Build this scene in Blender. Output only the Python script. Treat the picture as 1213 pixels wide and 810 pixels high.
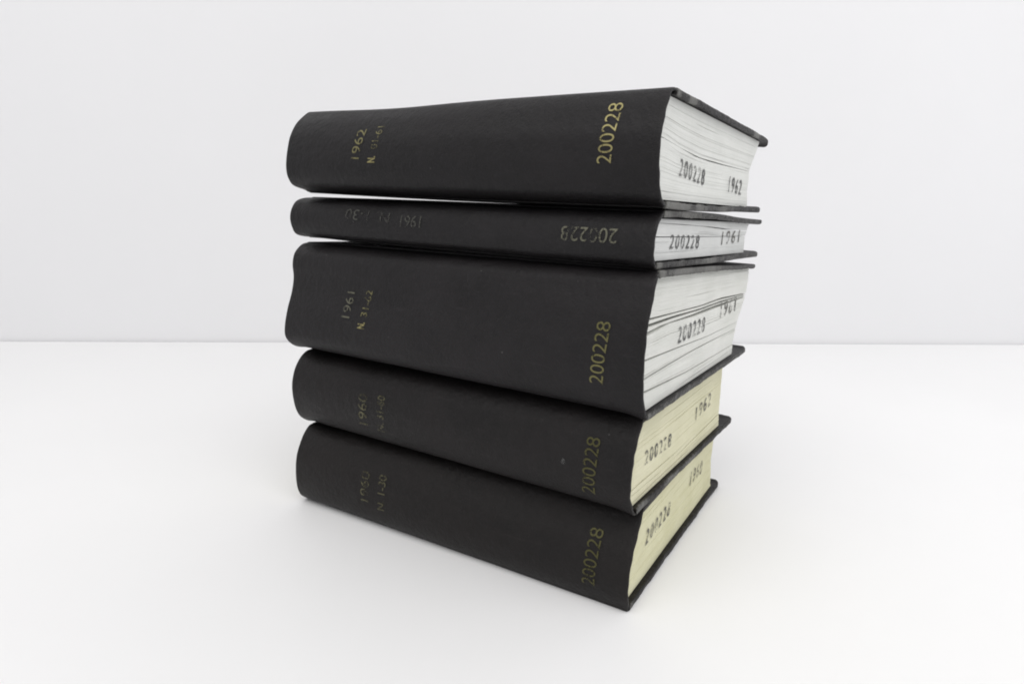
import bpy, bmesh, math, random
import numpy as np
from mathutils import Matrix, Vector, noise

scene = bpy.context.scene
for o in list(bpy.data.objects):
    bpy.data.objects.remove(o)
C = scene.collection
rnd = random.Random(7)

# ------------------------------------------------------------------ camera
F_PX, PITCH, CX, CY, CZ, ROLL = 797.48492, 0.22709, -0.08971, -0.44065, 0.25894, -0.00895
cam_d = bpy.data.cameras.new('camera')
cam = bpy.data.objects.new('camera', cam_d)
C.objects.link(cam)
cam.matrix_world = (Matrix.Translation((CX, CY, CZ)) @ Matrix.Rotation(math.pi/2 - PITCH, 4, 'X')
                    @ Matrix.Rotation(-ROLL, 4, 'Z'))
cam_d.sensor_width = 36
cam_d.lens = F_PX/1213*36
cam_d.clip_start = 0.01
cam_d.clip_end = 50
scene.camera = cam

# ------------------------------------------------------------------ world, lamps, exposure
world = bpy.data.worlds.new('World')
scene.world = world
world.use_nodes = True
bg = world.node_tree.nodes['Background']
bg.inputs['Color'].default_value = (0.97, 0.98, 1.0, 1)
bg.inputs['Strength'].default_value = 0.46

def area(name, loc, target, sx, sy, power, col=(1, 1, 1)):
    d = bpy.data.lights.new(name, 'AREA')
    d.shape = 'RECTANGLE'
    d.size, d.size_y, d.energy, d.color = sx, sy, power, col
    o = bpy.data.objects.new(name, d)
    C.objects.link(o)
    o.location = loc
    o.rotation_euler = (Vector(target) - Vector(loc)).to_track_quat('-Z', 'Y').to_euler()
    return o
area('ceiling_softbox', (0.05, -1.1, 2.4), (0.05, 0.55, 0.35), 4.4, 2.4, 66, (1.0, 0.985, 0.96))
area('window_softbox', (2.2, -0.5, 1.2), (0.0, 0.1, 0.15), 1.8, 1.8, 8, (0.96, 0.98, 1.0))

vs = scene.view_settings
vs.view_transform = 'Standard'
vs.look = 'None'
vs.exposure = 0.11
vs.gamma = 1.0
vs.use_curve_mapping = False
scene.cycles.filter_width = 1.9      # a soft lens

# ------------------------------------------------------------------ materials
def mat(name):
    m = bpy.data.materials.new(name)
    m.use_nodes = True
    nt = m.node_tree
    return m, nt, nt.nodes['Principled BSDF'], nt.nodes['Material Output']

def N(nt, kind, **kw):
    n = nt.nodes.new(kind)
    for k, v in kw.items():
        if k in n.inputs:
            n.inputs[k].default_value = v
        else:
            setattr(n, k, v)
    return n

def ramp(nt, src, p0, p1, c0=(0, 0, 0, 1), c1=(1, 1, 1, 1)):
    r = nt.nodes.new('ShaderNodeValToRGB')
    r.color_ramp.elements[0].position, r.color_ramp.elements[1].position = p0, p1
    r.color_ramp.elements[0].color, r.color_ramp.elements[1].color = c0, c1
    nt.links.new(src, r.inputs[0])
    return r

def mix(nt, fac, a, b, blend='MIX'):
    n = nt.nodes.new('ShaderNodeMix')
    n.data_type = 'RGBA'
    n.blend_type = blend
    for sock, val in ((0, fac), (6, a), (7, b)):
        if hasattr(val, 'is_output'):
            nt.links.new(val, n.inputs[sock])
        else:
            n.inputs[sock].default_value = val
    return n.outputs[2]

def m_cloth(name, tint, seed, dust):
    m, nt, b, out = mat(name)
    L = nt.links.new
    co = N(nt, 'ShaderNodeTexCoord')
    mp = N(nt, 'ShaderNodeMapping')
    mp.inputs['Location'].default_value = (seed*1.7, seed*0.9, seed*2.3)
    L(co.outputs['Object'], mp.inputs['Vector'])
    v = mp.outputs[0]
    big = N(nt, 'ShaderNodeTexNoise', Scale=22.0, Detail=5.0, Roughness=0.6); L(v, big.inputs['Vector'])
    mid = N(nt, 'ShaderNodeTexNoise', Scale=160.0, Detail=4.0, Roughness=0.65); L(v, mid.inputs['Vector'])
    base = mix(nt, ramp(nt, big.outputs[0], .35, .7).outputs[0], tint + (1,), tuple(c*1.9 for c in tint) + (1,))
    # rubbed bands and faint scratches in the cloth
    sm = N(nt, 'ShaderNodeMapping')
    sm.inputs['Scale'].default_value = (30, 60, 420)
    L(v, sm.inputs['Vector'])
    scr = N(nt, 'ShaderNodeTexNoise', Scale=1.0, Detail=3.0, Roughness=0.6); L(sm.outputs[0], scr.inputs['Vector'])
    base = mix(nt, ramp(nt, scr.outputs[0], .60, .82).outputs[0], base, tuple(c*2.6 for c in tint) + (1,))
    base = mix(nt, ramp(nt, mid.outputs[0], .48, .8).outputs[0], base, tuple(c*1.7 for c in tint) + (1,))
    # sparse dust specks
    vor = N(nt, 'ShaderNodeTexVoronoi', Scale=95.0); L(v, vor.inputs['Vector'])
    sp = ramp(nt, vor.outputs['Distance'], .035, .07, (1, 1, 1, 1), (0, 0, 0, 1))
    spn = N(nt, 'ShaderNodeTexNoise', Scale=33.0, Detail=2.0); L(v, spn.inputs['Vector'])
    spm = N(nt, 'ShaderNodeMath', operation='MULTIPLY'); L(sp.outputs[0], spm.inputs[0]); L(ramp(nt, spn.outputs[0], .60 - .08*dust, .68 - .08*dust).outputs[0], spm.inputs[1])
    spk = N(nt, 'ShaderNodeMath', operation='MULTIPLY'); L(spm.outputs[0], spk.inputs[0]); spk.inputs[1].default_value = dust
    base = mix(nt, spk.outputs[0], base, (.22, .22, .21, 1))
    # rubbed edges, from a vertex attribute with its own broken-up shape
    at = N(nt, 'ShaderNodeAttribute', attribute_name='wear')
    wn = N(nt, 'ShaderNodeTexNoise', Scale=800.0, Detail=6.0, Roughness=0.75); L(v, wn.inputs['Vector'])
    ad = N(nt, 'ShaderNodeMath', operation='ADD'); L(at.outputs['Fac'], ad.inputs[0]); L(wn.outputs[0], ad.inputs[1])
    wr = ramp(nt, ad.outputs[0], .74, 1.45)
    base = mix(nt, wr.outputs[0], base, (.13, .128, .12, 1))
    chip = ramp(nt, ad.outputs[0], 1.42, 1.6)
    base = mix(nt, chip.outputs[0], base, (.62, .61, .58, 1))
    L(base, b.inputs['Base Color'])
    rr = ramp(nt, big.outputs[0], .3, .75, (.44, .44, .44, 1), (.60, .60, .60, 1))
    L(rr.outputs[0], b.inputs['Roughness'])
    b.inputs['Specular IOR Level'].default_value = 0.26
    # woven relief: two crossed threads + grain
    fine = N(nt, 'ShaderNodeTexNoise', Scale=1500.0, Detail=3.0); L(v, fine.inputs['Vector'])
    bp = N(nt, 'ShaderNodeBump', Strength=0.7, Distance=0.0005); L(fine.outputs[0], bp.inputs['Height'])
    bp2 = N(nt, 'ShaderNodeBump', Strength=0.5, Distance=0.002); L(mid.outputs[0], bp2.inputs['Height']); L(bp.outputs[0], bp2.inputs['Normal'])
    L(bp2.outputs[0], b.inputs['Normal'])
    return m

def m_paper(name, c0, c1, edge):
    m, nt, b, out = mat(name)
    L = nt.links.new
    at = N(nt, 'ShaderNodeAttribute', attribute_name='page_co')
    mp = N(nt, 'ShaderNodeMapping')
    mp.inputs['Scale'].default_value = (14, 14, 1900)
    L(at.outputs['Vector'], mp.inputs['Vector'])
    n1 = N(nt, 'ShaderNodeTexNoise', Scale=1.0, Detail=4.0, Roughness=0.7); L(mp.outputs[0], n1.inputs['Vector'])
    n2 = N(nt, 'ShaderNodeTexNoise', Scale=30.0, Detail=4.0, Roughness=0.6); L(at.outputs['Vector'], n2.inputs['Vector'])
    col = mix(nt, ramp(nt, n2.outputs[0], .3, .7).outputs[0], c0 + (1,), c1 + (1,))
    col = mix(nt, ramp(nt, n1.outputs[0], .55, 1.0).outputs[0], col, edge + (1,))
    L(col, b.inputs['Base Color'])
    b.inputs['Roughness'].default_value = 0.85
    b.inputs['Specular IOR Level'].default_value = 0.15
    bp = N(nt, 'ShaderNodeBump', Strength=0.2, Distance=0.0003); L(n1.outputs[0], bp.inputs['Height'])
    L(bp.outputs[0], b.inputs['Normal'])
    return m

def m_print(name, col, metal, rough, keep, scale=520.0, spread=.14):
    """foil or ink, rubbed away where a noise falls under a threshold (keep 0..1)"""
    m, nt, b, out = mat(name)
    L = nt.links.new
    co = N(nt, 'ShaderNodeTexCoord')
    n1 = N(nt, 'ShaderNodeTexNoise', Scale=scale, Detail=4.0, Roughness=0.7); L(co.outputs['Object'], n1.inputs['Vector'])
    n2 = N(nt, 'ShaderNodeTexNoise', Scale=scale/7, Detail=2.0); L(co.outputs['Object'], n2.inputs['Vector'])
    av = N(nt, 'ShaderNodeMath', operation='ADD'); L(n1.outputs[0], av.inputs[0]); L(n2.outputs[0], av.inputs[1])
    hv = N(nt, 'ShaderNodeMath', operation='MULTIPLY'); L(av.outputs[0], hv.inputs[0]); hv.inputs[1].default_value = .5
    th = .72 - .44*keep
    fac = ramp(nt, hv.outputs[0], max(0, th - spread/2), min(1, th + spread/2))
    b.inputs['Base Color'].default_value = col + (1,)
    b.inputs['Metallic'].default_value = metal
    b.inputs['Roughness'].default_value = rough
    b.inputs['Specular IOR Level'].default_value = .3
    tr = N(nt, 'ShaderNodeBsdfTransparent')
    ms = N(nt, 'ShaderNodeMixShader')
    L(fac.outputs[0], ms.inputs[0]); L(tr.outputs[0], ms.inputs[1]); L(b.outputs[0], ms.inputs[2])
    L(ms.outputs[0], out.inputs['Surface'])
    return m

def m_plain(name, col, rough, spec, amp, scale):
    m, nt, b, out = mat(name)
    L = nt.links.new
    co = N(nt, 'ShaderNodeTexCoord')
    n1 = N(nt, 'ShaderNodeTexNoise', Scale=scale, Detail=6.0, Roughness=0.6); L(co.outputs['Object'], n1.inputs['Vector'])
    n2 = N(nt, 'ShaderNodeTexNoise', Scale=scale*60, Detail=3.0); L(co.outputs['Object'], n2.inputs['Vector'])
    c = mix(nt, ramp(nt, n1.outputs[0], .3, .7).outputs[0], tuple(x*(1-amp) for x in col) + (1,), col + (1,))
    L(c, b.inputs['Base Color'])
    rr = ramp(nt, n1.outputs[0], .3, .7, (rough,)*3 + (1,), (rough + .12,)*3 + (1,))
    L(rr.outputs[0], b.inputs['Roughness'])
    b.inputs['Specular IOR Level'].default_value = spec
    bp = N(nt, 'ShaderNodeBump', Strength=0.08, Distance=0.0006); L(n2.outputs[0], bp.inputs['Height'])
    L(bp.outputs[0], b.inputs['Normal'])
    return m

M_TABLE = m_plain('white_laminate', (.80, .797, .802), .42, .3, .03, 2.5)
M_WALL = m_plain('white_wall_paint', (.785, .783, .798), .8, .15, .03, 1.6)
CLOTH = [m_cloth('black_book_cloth_%d' % i, t, i*3.1, d) for i, (t, d) in enumerate([
    ((0.0066, 0.0058, 0.0063), .2), ((0.0072, 0.0064, 0.0070), .2), ((0.0074, 0.0064, 0.0070), .35),
    ((0.0064, 0.0053, 0.0054), .2), ((0.0060, 0.0048, 0.0046), .15)])]
PAPER = [m_paper('paper_%d' % i, *c) for i, c in enumerate([
    ((.65, .655, .63), (.71, .715, .69), (.48, .48, .45)),
    ((.58, .585, .575), (.65, .655, .645), (.42, .42, .41)),
    ((.625, .63, .595), (.70, .70, .67), (.41, .41, .37)),
    ((.62, .60, .43), (.70, .675, .505), (.46, .435, .29)),
    ((.60, .58, .39), (.68, .66, .475), (.48, .455, .285))])]
GOLD = {k: m_print('gold_foil_' + k, c, .55, .42, kp, sc) for k, c, kp, sc in [
    ('bright', (.34, .30, .14), .70, 500.0), ('dull', (.16, .148, .065), .68, 600.0),
    ('olive', (.085, .080, .034), .66, 600.0), ('rubbed', (.15, .146, .11), .56, 700.0),
    ('faint', (.115, .108, .065), .58, 600.0), ('worn', (.23, .21, .105), .53, 650.0), ('ghost', (.085, .084, .075), .53, 500.0)]}
INK = {k: m_print('stamp_ink_' + k, c, 0, .8, kp, 700.0) for k, c, kp in [
    ('dark', (.11, .11, .11), .60), ('mid', (.14, .135, .125), .57), ('faint', (.18, .17, .14), .54)]}

DUST = m_print('grey_dust', (.12, .12, .118), 0, .9, .52, 700.0)

# ------------------------------------------------------------------ helpers
def link(name, me, material, parent=None):
    o = bpy.data.objects.new(name, me)
    C.objects.link(o)
    if material:
        me.materials.append(material)
    if parent:
        o.parent = parent
    return o

def smooth(me, on=True):
    me.polygons.foreach_set('use_smooth', [on]*len(me.polygons))

# ------------------------------------------------------------------ setting
def slab(name, pts, z0, z1, material, bev=.003):
    bm = bmesh.new()
    lo = [bm.verts.new((x, y, z0)) for x, y in pts]
    hi = [bm.verts.new((x, y, z1)) for x, y in pts]
    n = len(pts)
    bm.faces.new(lo[::-1]); bm.faces.new(hi)
    for i in range(n):
        bm.faces.new((lo[i], lo[(i+1) % n], hi[(i+1) % n], hi[i]))
    bmesh.ops.bevel(bm, geom=bm.edges[:], offset=bev, segments=3, affect='EDGES')
    bmesh.ops.recalc_face_normals(bm, faces=bm.faces[:])
    me = bpy.data.meshes.new(name)
    bm.to_mesh(me); bm.free()
    o = link(name, me, material)
    o['kind'] = 'structure'
    return o

WA, WB = Vector((-.9438, .6522)), Vector((.7966, .6957))      # foot of the wall, on the table plane
wd = (WB - WA).normalized()
wn = Vector((-wd.y, wd.x))
p0, p1 = WA - wd*1.6, WB + wd*1.6
slab('table_surface', [(p0.x, -1.3), (p1.x, -1.3), tuple(p1), tuple(p0)], -.04, 0, M_TABLE)
q0, q1 = p0 + wn*.0015, p1 + wn*.0015
slab('wall', [tuple(q0 - wd*.5), tuple(q1 + wd*.5), tuple(q1 + wd*.5 + wn*.1), tuple(q0 - wd*.5 + wn*.1)], -.9, 2.6, M_WALL)

# ------------------------------------------------------------------ the books
# x, y, yaw, thickness, z0, slope along spine, slope in depth, wedge, spine length, depth, lean
BK = [
 (-0.00580, -0.06150, 0.58333, 0.06338, 0.24852, 0.00308, -0.00879, 0.91117, 0.30052, 0.21204, 0.00853),
 (-0.01009, -0.06431, 0.60401, 0.03172, 0.21432, 0.00322, -0.00960, 0.97664, 0.30300, 0.21198, 0.00529),
 (-0.01212, -0.07273, 0.59085, 0.08598, 0.12715, 0.00077, -0.00001, 0.86633, 0.30399, 0.20979, 0.00672),
 (-0.01495, -0.06765, 0.58238, 0.06221, 0.06444, 0.00020, -0.00044, 1.01238, 0.29461, 0.20900, 0.00171),
 (-0.01533, -0.06837, 0.54002, 0.06411, 0.00000, -0.00004, 0.00019, 0.99140, 0.29153, 0.21783, 0.00833),
]
# spine bulge profiles: (height fraction, bulge in mm) at the head and at the tail
PROF = [
 ([(0, -5), (.03, 0), (.06, 7.5), (.15, 14), (.30, 17.1), (.49, 16.6), (.67, 14.4), (.81, 10.2), (.95, 1.8), (1, -4)],
  [(0, -1), (.02, 4), (.05, 7.4), (.144, 11.3), (.278, 15.5), (.44, 17.5), (.585, 18), (.725, 15.6), (.9, 12), (.97, 8.5), (1, 1)]),
 ([(0, -4), (.04, 5.5), (.227, 11.3), (.494, 14), (.73, 12.7), (.94, 7), (1, -4)],
  [(0, -2), (.095, 3), (.286, 6.1), (.52, 6.2), (.75, 4.8), (.91, .7), (1, -3)]),
 ([(0, -5), (.053, 8), (.145, 14.3), (.252, 14.5), (.404, 11.8), (.555, 7.7), (.69, 6), (.8, 6.9), (.9, 5.2), (.96, 1), (1, -6)],
  [(0, -1), (.083, 4), (.175, 8), (.287, 10), (.445, 11.8), (.57, 11.1), (.71, 9.5), (.845, 6), (.955, 3), (1, -2)]),
 ([(0, -4), (.05, 3.0), (.133, 8.5), (.365, 13.5), (.607, 14), (.763, 11.4), (.926, 4.5), (1, -5)],
  [(0, -2), (.10, 4.7), (.27, 9.1), (.444, 9.1), (.63, 7.1), (.79, 3.7), (.91, -1.5), (1, -5)]),
 ([(0, -6), (.03, -2), (.09, 2.5), (.237, 6.9), (.45, 8.8), (.646, 8.2), (.85, 3.5), (.97, -2), (1, -6)],
  [(0, 0), (.03, 1.2), (.2, 5.8), (.335, 6.9), (.49, 5.5), (.635, 2.8), (.77, -1.8), (.88, -5.5), (1, -9)]),
]
# how far the cloth dips into the joint beside each board, in mm (bottom, top)
NOTCH = [(6, 0), (6, 7), (7, 7), (6, 6), (0, 4)]
# fore edge of the leaves: (height fraction, depth in mm)
FORE = [
 [(0, 189), (.1, 184), (.27, 179), (.55, 179), (.8, 192), (1, 199)],
 [(0, 184), (.5, 181), (1, 190)],
 [(0, 180), (.17, 181), (.39, 187), (.64, 203), (.84, 205), (1, 205)],
 [(0, 182), (.3, 179), (.8, 178), (1, 181)],
 [(0, 204), (.5, 194), (1, 197)],
]
# splits between the leaves: [(depth mm, height fraction, gap mm), ...]
CRACK = [
 [[(0, .583, .9), (24, .535, 1.0), (62, .50, .9), (112, .503, .45), (155, .514, .25), (215, .52, .2)]],
 [[(0, .552, .5), (100, .54, .3), (215, .535, .35)], [(0, .80, .1), (78, .768, .5), (157, .675, .7), (215, .66, .4)]],
 [[(0, .04, 0.38), (29, .075, 0.90), (80, .075, 0.75), (130, .085, 0.45), (215, .10, 0.30)],
  [(0, .185, 1.20), (40, .165, 0.90), (77, .145, 0.60), (215, .14, 0.30)],
  [(0, .278, 1.50), (44, .296, 1.35), (85, .307, 1.05), (138, .308, 0.75), (215, .30, 0.38)],
  [(0, .41, 1.20), (40, .40, 0.90), (112, .371, 0.60), (171, .373, 0.38), (215, .37, 0.30)],
  [(0, .585, 1.80), (11, .595, 1.95), (37, .619, 1.35), (79, .607, 1.80), (138, .617, 2.25), (171, .621, 1.35), (215, .62, 0.45)],
  [(0, .64, 1.95), (40, .648, 1.35), (91, .638, 1.50), (138, .648, 1.50), (215, .64, 0.75)],
  [(0, .685, 1.35), (42, .678, 0.90), (91, .669, 1.20), (136, .680, 1.65), (215, .655, 1.05)]],
 [[(0, .10, .5), (80, .11, .4), (215, .13, .3)],
  [(0, .18, .5), (60, .16, .3), (120, .20, .5), (177, .234, .6), (215, .24, .5)],
  [(0, .235, .8), (14, .244, .7), (79, .229, .4), (120, .26, .25), (215, .29, .2)]],
 [],
]
SQ = .0040          # how far the boards stand proud of the leaves
TH = .0036          # board thickness
WEAR = [.20, .26, .28, .12, .05]
CHIPS = [{'top': [(27, 4, 1.4), (172, 6, 1.3), (3, 4, .25)], 'bottom': [(2, 3, .7), (17, 7, 1.5), (30, 8, .55), (60, 14, .3), (110, 20, .2)]},
         {'top': [(4, 5, .5), (40, 20, .2)], 'bottom': [(3, 4, .5), (90, 16, .2)]},
         {'top': [(2, 5, .6), (40, 20, .25), (90, 20, .25)], 'bottom': [(2, 4, .2)]},
         {'top': [], 'bottom': [(10, 12, .35), (60, 18, .3), (100, 18, .25)]},
         {'top': [], 'bottom': [(4, 5, .3)]}]

BOW = [{'top': (.5, 150, 140, 100, 90), 'bottom': (1.40, 85, 205, 64, 72)},
       {'top': (1.40, 85, 205, 64, 72), 'bottom': (1.75, 140, 150, 66, 80)},
       {'top': (1.75, 140, 150, 66, 80), 'bottom': (.30, 140, 150, 100, 90)},
       {'top': (.30, 140, 150, 100, 90), 'bottom': (.19, 140, 150, 100, 90)},
       {'top': (.19, 140, 150, 100, 90), 'bottom': (0, 140, 150, 100, 90)}]

def herm(xs, ys, x):
    """smooth cubic through table points"""
    xs, ys = np.asarray(xs, float), np.asarray(ys, float)
    m = np.gradient(ys, xs)
    x = np.clip(x, xs[0], xs[-1])
    k = np.clip(np.searchsorted(xs, x, side='right') - 1, 0, len(xs) - 2)
    h = xs[k+1] - xs[k]
    t = (x - xs[k])/h
    return ((2*t**3 - 3*t**2 + 1)*ys[k] + (t**3 - 2*t**2 + t)*h*m[k]
            + (-2*t**3 + 3*t**2)*ys[k+1] + (t**3 - t**2)*h*m[k+1])

class Book:
    def __init__(s, i):
        s.i = i
        (s.x, s.y, s.yaw, s.t, s.z0, s.a, s.b, s.w, s.L, s.D, s.lean) = BK[i]
        s.e = np.array([-math.cos(s.yaw), math.sin(s.yaw)])
        s.n = np.array([math.sin(s.yaw), math.cos(s.yaw)])
        s.org = s.M(np.array([s.L/2]), np.array([s.D/2]), np.array([0.0]))[0]
    def M(s, U, v, h):
        """spine position U, depth v (metres), height fraction h -> world"""
        U, v, h = np.asarray(U, float), np.asarray(v, float), np.asarray(h, float)
        q = np.array([s.x, s.y]) + U[..., None]*s.e + (v + s.lean*h)[..., None]*s.n
        z = s.z0 + s.a*U/s.L + s.b*v/s.D + h*s.t*(1 + (s.w - 1)*v/s.D)
        if s.i == 0:
            z = z - h*.0016*np.exp(-((U/s.L - .70)/.20)**2)
        z = z + (.0014, 0, 0, 0, 0)[s.i]*np.clip(1 - h, 0, 1)**3*np.clip(U/s.L, 0, 1)**2
        tailw = np.clip(1 - U/.26, 0, 1)
        z = z - (0, .0016, .0026, 0, 0)[s.i]*np.clip(h, 0, 1)**4*np.clip(v/s.D, 0, 1)**1.5*tailw
        return np.concatenate([q, z[..., None]], -1)
    def local(s, U, v, h):
        return s.M(U, v, h) - s.org
    def bulge(s, U, h):
        u = np.clip(np.asarray(U, float)/s.L, 0, 1)
        th = np.arccos(np.clip(1 - 2*np.asarray(h, float), -1, 1))
        out = []
        for tab in PROF[s.i]:
            xs = [math.acos(1 - 2*a) for a, _ in tab]
            out.append(herm(xs, [b for _, b in tab], th))
        reach = min(.0075, .15*s.t)
        win = np.clip(np.asarray(U, float)/.016, 0, 1)**.7*np.clip((s.L - np.asarray(U, float))/.010, 0, 1)**.7
        h = np.clip(np.asarray(h, float), 0, 1)
        dip = NOTCH[s.i][0]*np.clip(1 - h*s.t/reach, 0, 1)**2 + NOTCH[s.i][1]*np.clip(1 - (1-h)*s.t/reach, 0, 1)**2
        return (out[1]*(1 - u) + out[0]*u - dip*win)*.001

def mesh(name, V, faces, attrs=None, vattrs=None):
    me = bpy.data.meshes.new(name)
    me.from_pydata([tuple(p) for p in V], [], faces)
    for k, a in (attrs or {}).items():
        at = me.attributes.new(k, 'FLOAT', 'POINT')
        at.data.foreach_set('value', np.asarray(a, np.float32))
    for k, a in (vattrs or {}).items():
        at = me.attributes.new(k, 'FLOAT_VECTOR', 'POINT')
        at.data.foreach_set('vector', np.asarray(a, np.float32).ravel())
    me.update()
    return me

def fix_normals(me):
    bm = bmesh.new(); bm.from_mesh(me)
    bmesh.ops.recalc_face_normals(bm, faces=bm.faces[:])
    bm.to_mesh(me); bm.free()

def nz(p, sc, seed):
    return noise.noise(Vector((p[0]*sc + seed*7.3, p[1]*sc + seed*3.1, p[2]*sc - seed*5.7)))

def board(bk, side):
    """a rounded slab: grid box in (U, v, w), rounded by its distance to an inner box"""
    r = .0012
    D, L, t = bk.D, bk.L, bk.t
    def axis(a, b, n):
        ed = [0, .0003, .0007, .0012]
        return np.array([a + x for x in ed] + list(np.linspace(a + .0035, b - .0035, n)) + [b - x for x in ed[::-1]])
    us = axis(0, L, 36)
    vs_ = axis(0, 1, 90)           # 0..1 for now, stretched below
    vs_ = np.array([0, .0003, .0007, .0012] + list(np.linspace(.003, D - .003, 110)) + [D - x for x in (.0012, .0007, .0003, 0)])
    ws = np.array([0, .0004, .0009, TH/2, TH - .0009, TH - .0004, TH])
    idx, V, faces = {}, [], []
    def vid(i, j, k):
        key = (i, j, k)
        if key not in idx:
            idx[key] = len(V)
            V.append((us[i], vs_[j], ws[k]))
        return idx[key]
    nu, nv, nw = len(us), len(vs_), len(ws)
    for i in range(nu-1):
        for j in range(nv-1):
            for k in (0, nw-1):
                faces.append((vid(i, j, k), vid(i+1, j, k), vid(i+1, j+1, k), vid(i, j+1, k)))
    for i in range(nu-1):
        for k in range(nw-1):
            for j in (0, nv-1):
                faces.append((vid(i, j, k), vid(i+1, j, k), vid(i+1, j, k+1), vid(i, j, k+1)))
    for j in range(nv-1):
        for k in range(nw-1):
            for i in (0, nu-1):
                faces.append((vid(i, j, k), vid(i, j+1, k), vid(i, j+1, k+1), vid(i, j, k+1)))
    P = np.array(V)
    lo, hi = np.array([r, r, r]), np.array([L - r, D - r, TH - r])
    # rounded plan corners at the fore edge
    inner = np.clip(P, lo, hi)
    d = P - inner
    ln = np.linalg.norm(d, axis=1, keepdims=True)
    P2 = np.where(ln > 1e-9, inner + d/np.maximum(ln, 1e-9)*r, P)
    cr = .0045
    for uc, sg in ((cr, -1), (L - cr, 1)):
        du, dv = (P2[:, 0] - uc)*sg, P2[:, 1] - (D - cr)
        m = (du > 0) & (dv > 0)
        rr = np.hypot(du, dv); mx = np.maximum(du, dv)
        k = np.where(rr > 1e-9, mx/np.maximum(rr, 1e-9), 1)
        P2[m, 0] = uc + sg*(du*k)[m]
        P2[m, 1] = D - cr + (dv*k)[m]
    U, v, w = P2.T.copy()
    seed = bk.i*2 + (side == 'top')
    wear = np.zeros(len(U))
    edge = np.maximum.reduce([np.exp(-U/.0016), np.exp(-np.maximum(D - v, 0)/.0016)])
    tail = np.exp(-np.maximum(U - .0004, 0)/.0022)
    wear += edge*WEAR[bk.i]*.8 + tail*WEAR[bk.i]*.35
    for c, wd_, amt in CHIPS[bk.i][side]:
        wear += np.exp(-((v*1000 - c)/wd_)**2)*tail*amt
    nn = np.array([nz((a, b, c), 90, seed) for a, b, c in zip(U, v, w)])
    n2 = np.array([nz((a, b, c), 330, seed) for a, b, c in zip(U, v, w)])
    wear += edge*n2*.12
    U = U + np.where(U < .002, nn*.0006 + n2*.0003, 0)
    w = w + (nn*.0002)*np.exp(-U/.01)*(1 if side == 'bottom' else -1)*(w > TH/2 if side == 'bottom' else w < TH/2)
    # turn-in thickens towards the fore edge, on the inner side
    fold = np.clip((v - (D - .008))/.008, 0, 1)**2*(.0022 if bk.i in (0, 2) else .0014)
    fold = np.maximum(fold, np.clip(1 - U/.0030, 0, 1)**.5*(.0007 + .0007*np.clip(nn + n2, -1, 1)))
    if side == 'top':
        w = w - fold*(w < TH/2)
        h = 1 - (TH - w)/t
        hj = 1.0
    else:
        w = w + fold*(w > TH/2)
        h = w/t
        hj = 0.0
    start = -bk.bulge(U, np.full_like(U, hj)) + .0006      # butts against the spine cloth
    v = start + v*(D - start)/D
    if bk.i == 0 and side == 'top':                         # knocked corner, bent down
        k = np.clip((v - (D - .020))/.020, 0, 1)**2*np.clip(1 - U/.05, 0, 1)**2
        h = h - k*.0022/t
    # the boards bow outwards until they touch the neighbouring volume
    amp, uc, uw, vc, vw = BOW[bk.i][side]
    bow = amp*.001/t*np.exp(-(np.abs(U*1000 - uc)/uw)**4 - (np.abs(v*1000 - vc)/vw)**4)
    h = h + bow if side == 'top' else h - bow
    me = mesh('board', bk.local(U, v, h), faces, {'wear': wear})
    fix_normals(me)
    smooth(me)
    return me

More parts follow.
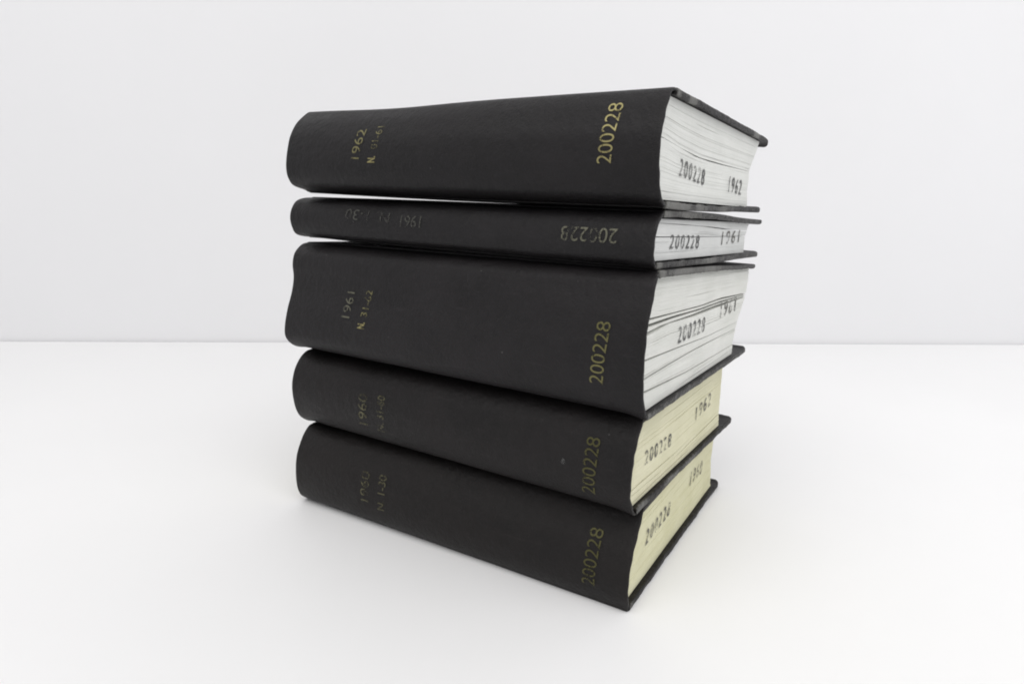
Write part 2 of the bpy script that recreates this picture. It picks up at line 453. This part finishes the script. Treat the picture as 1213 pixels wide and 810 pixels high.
def spine(bk):
    L, t = bk.L, bk.t
    th = np.linspace(0, math.pi, 61)
    hs = (1 - np.cos(th))/2
    us = np.array([0, .0003, .0008, .0015, .003] + list(np.linspace(.008, L - .008, 48)) + [L - .003, L - .0015, L - .0008, L - .0003, L])
    thick = .0019
    nu, nh = len(us), len(hs)
    Ug, Hg = np.meshgrid(us, hs, indexing='ij')
    B = bk.bulge(Ug, Hg)
    # rolled ends (headcaps): outer skin curls in over the last 1.5 mm
    end = np.minimum(Ug, L - Ug)
    roll = .0008*(1 - np.sqrt(np.clip(1 - (1 - np.clip(end/.0015, 0, 1))**2, 0, 1)))
    lump = np.array([[nz((us[i]*1, hs[j]*t, 0), 28, bk.i)*.0005 + nz((us[i], hs[j]*t, 2), 110, bk.i)*.00012
                      for j in range(nh)] for i in range(nu)])
    lump *= np.sin(th)[None, :]
    cen = Hg - .5
    fade = np.sin(th)[None, :]
    def shell(off):
        # offset along the profile normal in the (v, h) plane
        dB = np.gradient(-B, axis=1)
        dH = np.gradient(Hg*t, axis=1)
        ln = np.hypot(dB, dH) + 1e-9
        nv, nh_ = dH/ln, -dB/ln
        return -B + nv*off, Hg + nh_*off/t
    vo, ho = shell(roll - lump)
    vi, hi_ = shell(np.full_like(B, thick))
    ho = np.clip(ho, 0.0, 1.0)
    ho = ho*(1 - .0006/t) + .0003/t
    hi_ = np.clip(hi_, .0014/t, 1 - .0014/t)
    # the jagged, slightly frayed tail
    jag = np.array([nz((0, hs[j]*t, 5), 150, bk.i)*.0006 for j in range(nh)])
    Uo = Ug + np.where(Ug < .001, jag[None, :], 0)
    Po, Pi = bk.local(Uo, vo, ho).reshape(-1, 3), bk.local(Uo, vi, hi_).reshape(-1, 3)
    V = np.concatenate([Po, Pi])
    o2 = nu*nh
    f = []
    for i in range(nu-1):
        for j in range(nh-1):
            a = i*nh + j
            f.append((a, a+1, a+nh+1, a+nh))
            f.append((o2+a, o2+a+nh, o2+a+nh+1, o2+a+1))
    for j in range(nh-1):
        for i in (0, nu-1):
            a = i*nh + j
            f.append((a, a+1, o2+a+1, o2+a))
    for i in range(nu-1):
        for j in (0, nh-1):
            a = i*nh + j
            f.append((a, a+nh, o2+a+nh, o2+a))
    wear = (np.exp(-end/.0009)*(WEAR[bk.i]*.5)).reshape(-1)
    corner = np.exp(-end/.003)*(np.exp(-Hg*t/.003) + np.exp(-(1-Hg)*t/.003))*(WEAR[bk.i]*.9)
    wear = wear + corner.reshape(-1)
    me = mesh('spine', V, f, {'wear': np.concatenate([wear, wear*.3])})
    fix_normals(me)
    smooth(me)
    return me

def section(bk, lowf, highf, seed):
    """a run of leaves between two height curves; every leaf group is a step of its own"""
    L, D, t = bk.L, bk.D, bk.t
    r = random.Random(seed)
    mid = .08
    thick = (highf(.08) - lowf(.08))*t
    n = max(3, int(thick/.00042))
    # perimeter samples as (kind, parameter)
    per = [('t', x) for x in np.linspace(0, 1, 30)] + [('f', x) for x in np.linspace(.04, .96, 9)] + \
          [('h', x) for x in np.linspace(1, 0, 8)] + [('s', x) for x in np.linspace(.96, .04, 9)]
    m = len(per)
    U, v, h, pc = [], [], [], []
    fh, fv = zip(*FORE[bk.i])
    ph = r.uniform(0, 50)
    inset = r.uniform(0, .0006) if (bk.i == 2 and not lowf(.08) < .5 < highf(.08)) else 0
    for k in range(n):
        ins = abs(r.gauss(0, .00006)) + (.00022 if r.random() < .04 else 0)
        foi = abs(r.gauss(0, .00025))
        deep = r.uniform(.0003, .0009) if r.random() < (.05, .07, .13, .06, .03)[bk.i] else 0
        for lv in (k/n, (k + .86)/n):
            for kind, x in per:
                if kind == 't' or kind == 'h':
                    fx = x
                    uu = SQ + ins if kind == 't' else L - SQ - ins
                elif kind == 'f':
                    fx = 1; uu = SQ + ins + x*(L - 2*SQ - 2*ins)
                else:
                    fx = 0; uu = L - SQ - ins - (1-x)*(L - 2*SQ - 2*ins)
                    uu = SQ + ins + x*(L - 2*SQ - 2*ins)
                # approximate height, then spine and fore depth there
                hh0 = lowf(fx*.19)*(1-lv) + highf(fx*.19)*lv
                v0 = -float(bk._bl(uu, hh0)) + .0022
                v1 = float(np.interp(hh0, fh, fv))*.001 - foi
                vv = v0 + fx*(v1 - v0)
                hh = lowf(vv)*(1-lv) + highf(vv)*lv
                if kind == 't':
                    uu += .00025*noise.noise(Vector((vv*18, k*.11 + ph, 1.3))) + inset
                    uu += deep*max(0, noise.noise(Vector((vv*16, k*1.7 + ph, 4.1))))*1.8
                U.append(uu); v.append(vv); h.append(hh); pc.append((vv, uu, hh*t))
    f = []
    for row in range(2*n - 1):
        for j in range(m):
            a, b = row*m + j, row*m + (j+1) % m
            f.append((a, b, b + m, a + m))
    f.append(tuple(range(m))[::-1])
    f.append(tuple((2*n-1)*m + j for j in range(m)))
    me = mesh('page_section', bk.local(U, v, h), f, None, {'page_co': np.array(pc) + bk.i*.37})
    fix_normals(me)
    return me

def text_verts(body, bold=0.0, space=1.0, step=.02, shear=0):
    cu = bpy.data.curves.new('tmp', 'FONT')
    cu.body = body
    cu.size = 1
    cu.space_character = space
    cu.resolution_u = 6
    cu.offset = bold
    ob = bpy.data.objects.new('tmp', cu)
    C.objects.link(ob)
    dg = bpy.context.evaluated_depsgraph_get()
    me = bpy.data.meshes.new_from_object(ob.evaluated_get(dg))
    bpy.data.objects.remove(ob); bpy.data.curves.remove(cu)
    bm = bmesh.new(); bm.from_mesh(me); bpy.data.meshes.remove(me)
    xs = [p.co.x for p in bm.verts]; ys = [p.co.y for p in bm.verts]
    x0, x1, y0, y1 = min(xs), max(xs), min(ys), max(ys)
    for p in bm.verts:
        p.co.x = (p.co.x - x0)/(x1 - x0); p.co.y = (p.co.y - y0)/(y1 - y0) - .5; p.co.z = 0
    for a in np.arange(step, 1, step):
        bmesh.ops.bisect_plane(bm, geom=bm.verts[:] + bm.edges[:] + bm.faces[:], plane_co=(a, 0, 0), plane_no=(1, 0, 0))
    for a in (-.25, 0, .25):
        bmesh.ops.bisect_plane(bm, geom=bm.verts[:] + bm.edges[:] + bm.faces[:], plane_co=(0, a, 0), plane_no=(0, 1, 0))
    bm.verts.ensure_lookup_table()
    V = np.array([p.co[:] for p in bm.verts])
    F = [tuple(q.index for q in fc.verts) for fc in bm.faces]
    bm.free()
    return V, F

def spine_text(bk, name, body, start, end, up, height, material, parent, bold=.012, space=1.0):
    """start/end = centre line (U mm, h); up = +1 towards the head, or 'down' for text set along the spine upside down"""
    V, F = text_verts(body, bold, space)
    x, y = V[:, 0], V[:, 1]
    U = (start[0] + (end[0]-start[0])*x)*.001
    h = start[1] + (end[1]-start[1])*x
    if up == 'head':
        U = U + y*height*.001
    else:
        h = h - y*height*.001/bk.t
    v = -bk.bulge(U, h) - .00045
    me = mesh(name, bk.local(U, v, h), F)
    fix_normals(me)
    return link(name, me, material, parent)

def stamp(bk, name, body, start, end, height, material, parent, space=1.32):
    V, F = text_verts(body, .010, space, .08)
    x, y = V[:, 0], V[:, 1]
    v = (start[0] + (end[0]-start[0])*x)*.001
    h = start[1] + (end[1]-start[1])*x + y*height*.001/bk.t
    U = np.full_like(v, SQ - .00042)
    me = mesh(name, bk.local(U, v, h), F)
    fix_normals(me)
    return link(name, me, material, parent)

LABELS = ['thick black cloth-bound volume on top of the stack with a bright gold spine number',
          'thin black cloth-bound volume second from the top, its spine lettering upside down',
          'thickest black cloth-bound volume in the middle, its white leaves split into loose sections',
          'black cloth-bound volume with cream leaves, second from the bottom of the stack',
          'lowest black cloth-bound volume with cream leaves, lying flat on the white table']
# (text, start (U mm, h), end, up, letter height mm, foil, bold)
TEXT = [
 [('spine_number', '200228', (31.7, .345), (28.9, .858), 'head', 8.8, 'bright', -.005),
  ('spine_year', '1962', (225.8, .40), (222.7, .735), 'head', 8.2, 'worn', -.004),
  ('spine_issue', 'N.', (209.8, .36), (209.1, .43), 'head', 7.0, 'bright', .03),
  ('spine_issue', '01-61', (208.2, .51), (205.8, .76), 'head', 6.4, 'worn', -.004)],
 [('spine_number', '200228', (21.9, .535), (58.4, .53), 'down', 8.4, 'rubbed', .0),
  ('spine_year', '1961', (168, .57), (186.4, .56), 'down', 8.0, 'ghost', .0),
  ('spine_issue', 'N. 1-30', (197, .60), (241, .652), 'down', 7.5, 'ghost', .0)],
 [('spine_number', '200228', (28.6, .235), (26, .657), 'head', 8.8, 'dull', -.004),
  ('spine_year', '1961', (236.7, .403), (235.2, .622), 'head', 8.4, 'rubbed', .0),
  ('spine_issue', 'N.', (219.8, .333), (219.2, .388), 'head', 7.0, 'bright', .03),
  ('spine_issue', '31-62', (218.4, .435), (216.1, .655), 'head', 6.4, 'worn', .002)],
 [('spine_number', '200228', (26.9, .192), (26.4, .757), 'head', 9.0, 'olive', -.004),
  ('spine_year', '1960', (215.4, .29), (215.6, .675), 'head', 8.6, 'faint', .0),
  ('spine_issue', 'N. 31-60', (198, .26), (197.4, .70), 'head', 7.0, 'faint', .004)],
 [('spine_number', '200228', (26.2, .212), (25.4, .747), 'head', 9.0, 'olive', -.004),
  ('spine_year', '1960', (214.8, .338), (216.2, .69), 'head', 8.4, 'faint', .0),
  ('spine_issue', 'N. 1-30', (198.3, .288), (199.2, .70), 'head', 7.0, 'faint', .004)],
]
STAMP = [
 [('200228', (26, .370), (73, .323), 10.2, 'dark'), ('1962', (128, .308), (161, .294), 11.8, 'dark')],
 [('200228', (27, .458), (77.5, .435), 8.6, 'dark'), ('1961', (123.5, .497), (165, .54), 9.8, 'mid')],
 [('200228', (51.5, .492), (103, .497), 11.4, 'dark'), ('1961', (137, .570), (175, .58), 13, 'mid')],
 [('200228', (21, .482), (67, .448), 9.6, 'dark'), ('1962', (117, .506), (152, .560), 10.8, 'mid')],
 [('200228', (32, .514), (82, .531), 11, 'mid'), ('1960', (131, .575), (164, .553), 12, 'faint')],
]

# specks and scuffs seen on the spines: (U mm, h, half size along U mm, half size in height mm)
SPECKS = [
 [(262, .6, .3, .3)],
 [(240, .66, .6, .4), (232, .48, .5, .35)],
 [(171.6, .86, .6, .5), (128, .827, .5, .9), (118.5, .905, .4, .3), (117.7, .75, .4, .4), (155.3, .539, .6, .5), (47.6, .90, .6, .4)],
 [(44.7, .46, 2.0, 2.6)],
 [(240, .45, .3, .3)],
]

for i in (4, 3, 2, 1, 0):
    bk = Book(i)
    # fast scalar spine depth for the leaves
    hh = np.linspace(0, 1, 81)
    us_ = np.array([0, .004, .008, .016, bk.L - .010, bk.L - .005, bk.L])
    tabs = [bk.bulge(np.full(81, a), hh) for a in us_]
    def bl(U, h, hh=hh, us_=us_, tabs=tabs):
        k = min(max(int(np.searchsorted(us_, U)) - 1, 0), len(us_) - 2)
        f = (U - us_[k])/(us_[k+1] - us_[k])
        # leaves keep clear of the joint: take the shallower depth in a narrow band
        lo = min(np.interp(q, hh, tabs[k])*(1-f) + np.interp(q, hh, tabs[k+1])*f for q in (h - .012, h, h + .012))
        return lo
    bk._bl = bl
    root = bpy.data.objects.new('bound_volume', None)
    C.objects.link(root)
    root.location = bk.org
    root.empty_display_size = .05
    root['label'] = LABELS[i]
    root['category'] = 'book'
    root['group'] = 'black bound volumes in the stack'
    sp = link('spine', spine(bk), CLOTH[i], root)
    link('cover_board', board(bk, 'bottom'), CLOTH[i], root)
    link('cover_board', board(bk, 'top'), CLOTH[i], root)
    # leaves, from the lower board up, split where the photograph shows gaps
    hb, ht = (TH + .0004)/bk.t, 1 - (TH + .0004)/bk.t
    curves = [lambda v, hb=hb: hb]
    ends = []
    lows, highs = [lambda v, hb=hb: hb], []
    for cr_ in CRACK[i]:
        vx, hx, gx = [a*.001 for a, _, _ in cr_], [b for _, b, _ in cr_], [c*.001/bk.t for _, _, c in cr_]
        highs.append(lambda v, vx=vx, hx=hx, gx=gx: float(np.interp(v, vx, hx) - np.interp(v, vx, gx)/2))
        lows.append(lambda v, vx=vx, hx=hx, gx=gx: float(np.interp(v, vx, hx) + np.interp(v, vx, gx)/2))
    highs.append(lambda v, ht=ht: ht)
    for k, (lo, hi) in enumerate(zip(lows, highs)):
        link('page_section', section(bk, lo, hi, i*31 + k), PAPER[i], root)
    for nm, body, a, b, up, hgt, foil, bold in TEXT[i]:
        spine_text(bk, nm, body, a, b, up, hgt, GOLD[foil], sp, bold)
    for body, a, b, hgt, ink in STAMP[i]:
        stamp(bk, 'ink_stamp', body, a, b, hgt, INK[ink], root)
    if SPECKS[i]:
        V, F = [], []
        rr_ = random.Random(90 + i)
        for U0, h0, su, sh in SPECKS[i]:
            n0 = len(V)
            for k in range(9):
                a = k*math.tau/9
                q = rr_.uniform(.55, 1.1)
                Uq = (U0 + su*q*math.cos(a))*.001
                hq = h0 + sh*q*math.sin(a)*.001/bk.t
                V.append((Uq, -float(bk.bulge(np.array([Uq]), np.array([hq]))[0]) - .0004, hq))
            F.append(tuple(range(n0, n0 + 9)))
        V = np.array(V)
        me = mesh('dust_specks', bk.local(V[:, 0], V[:, 1], V[:, 2]), F)
        fix_normals(me)
        d = link('dust_specks', me, DUST, sp)
        d['kind'] = 'stuff'
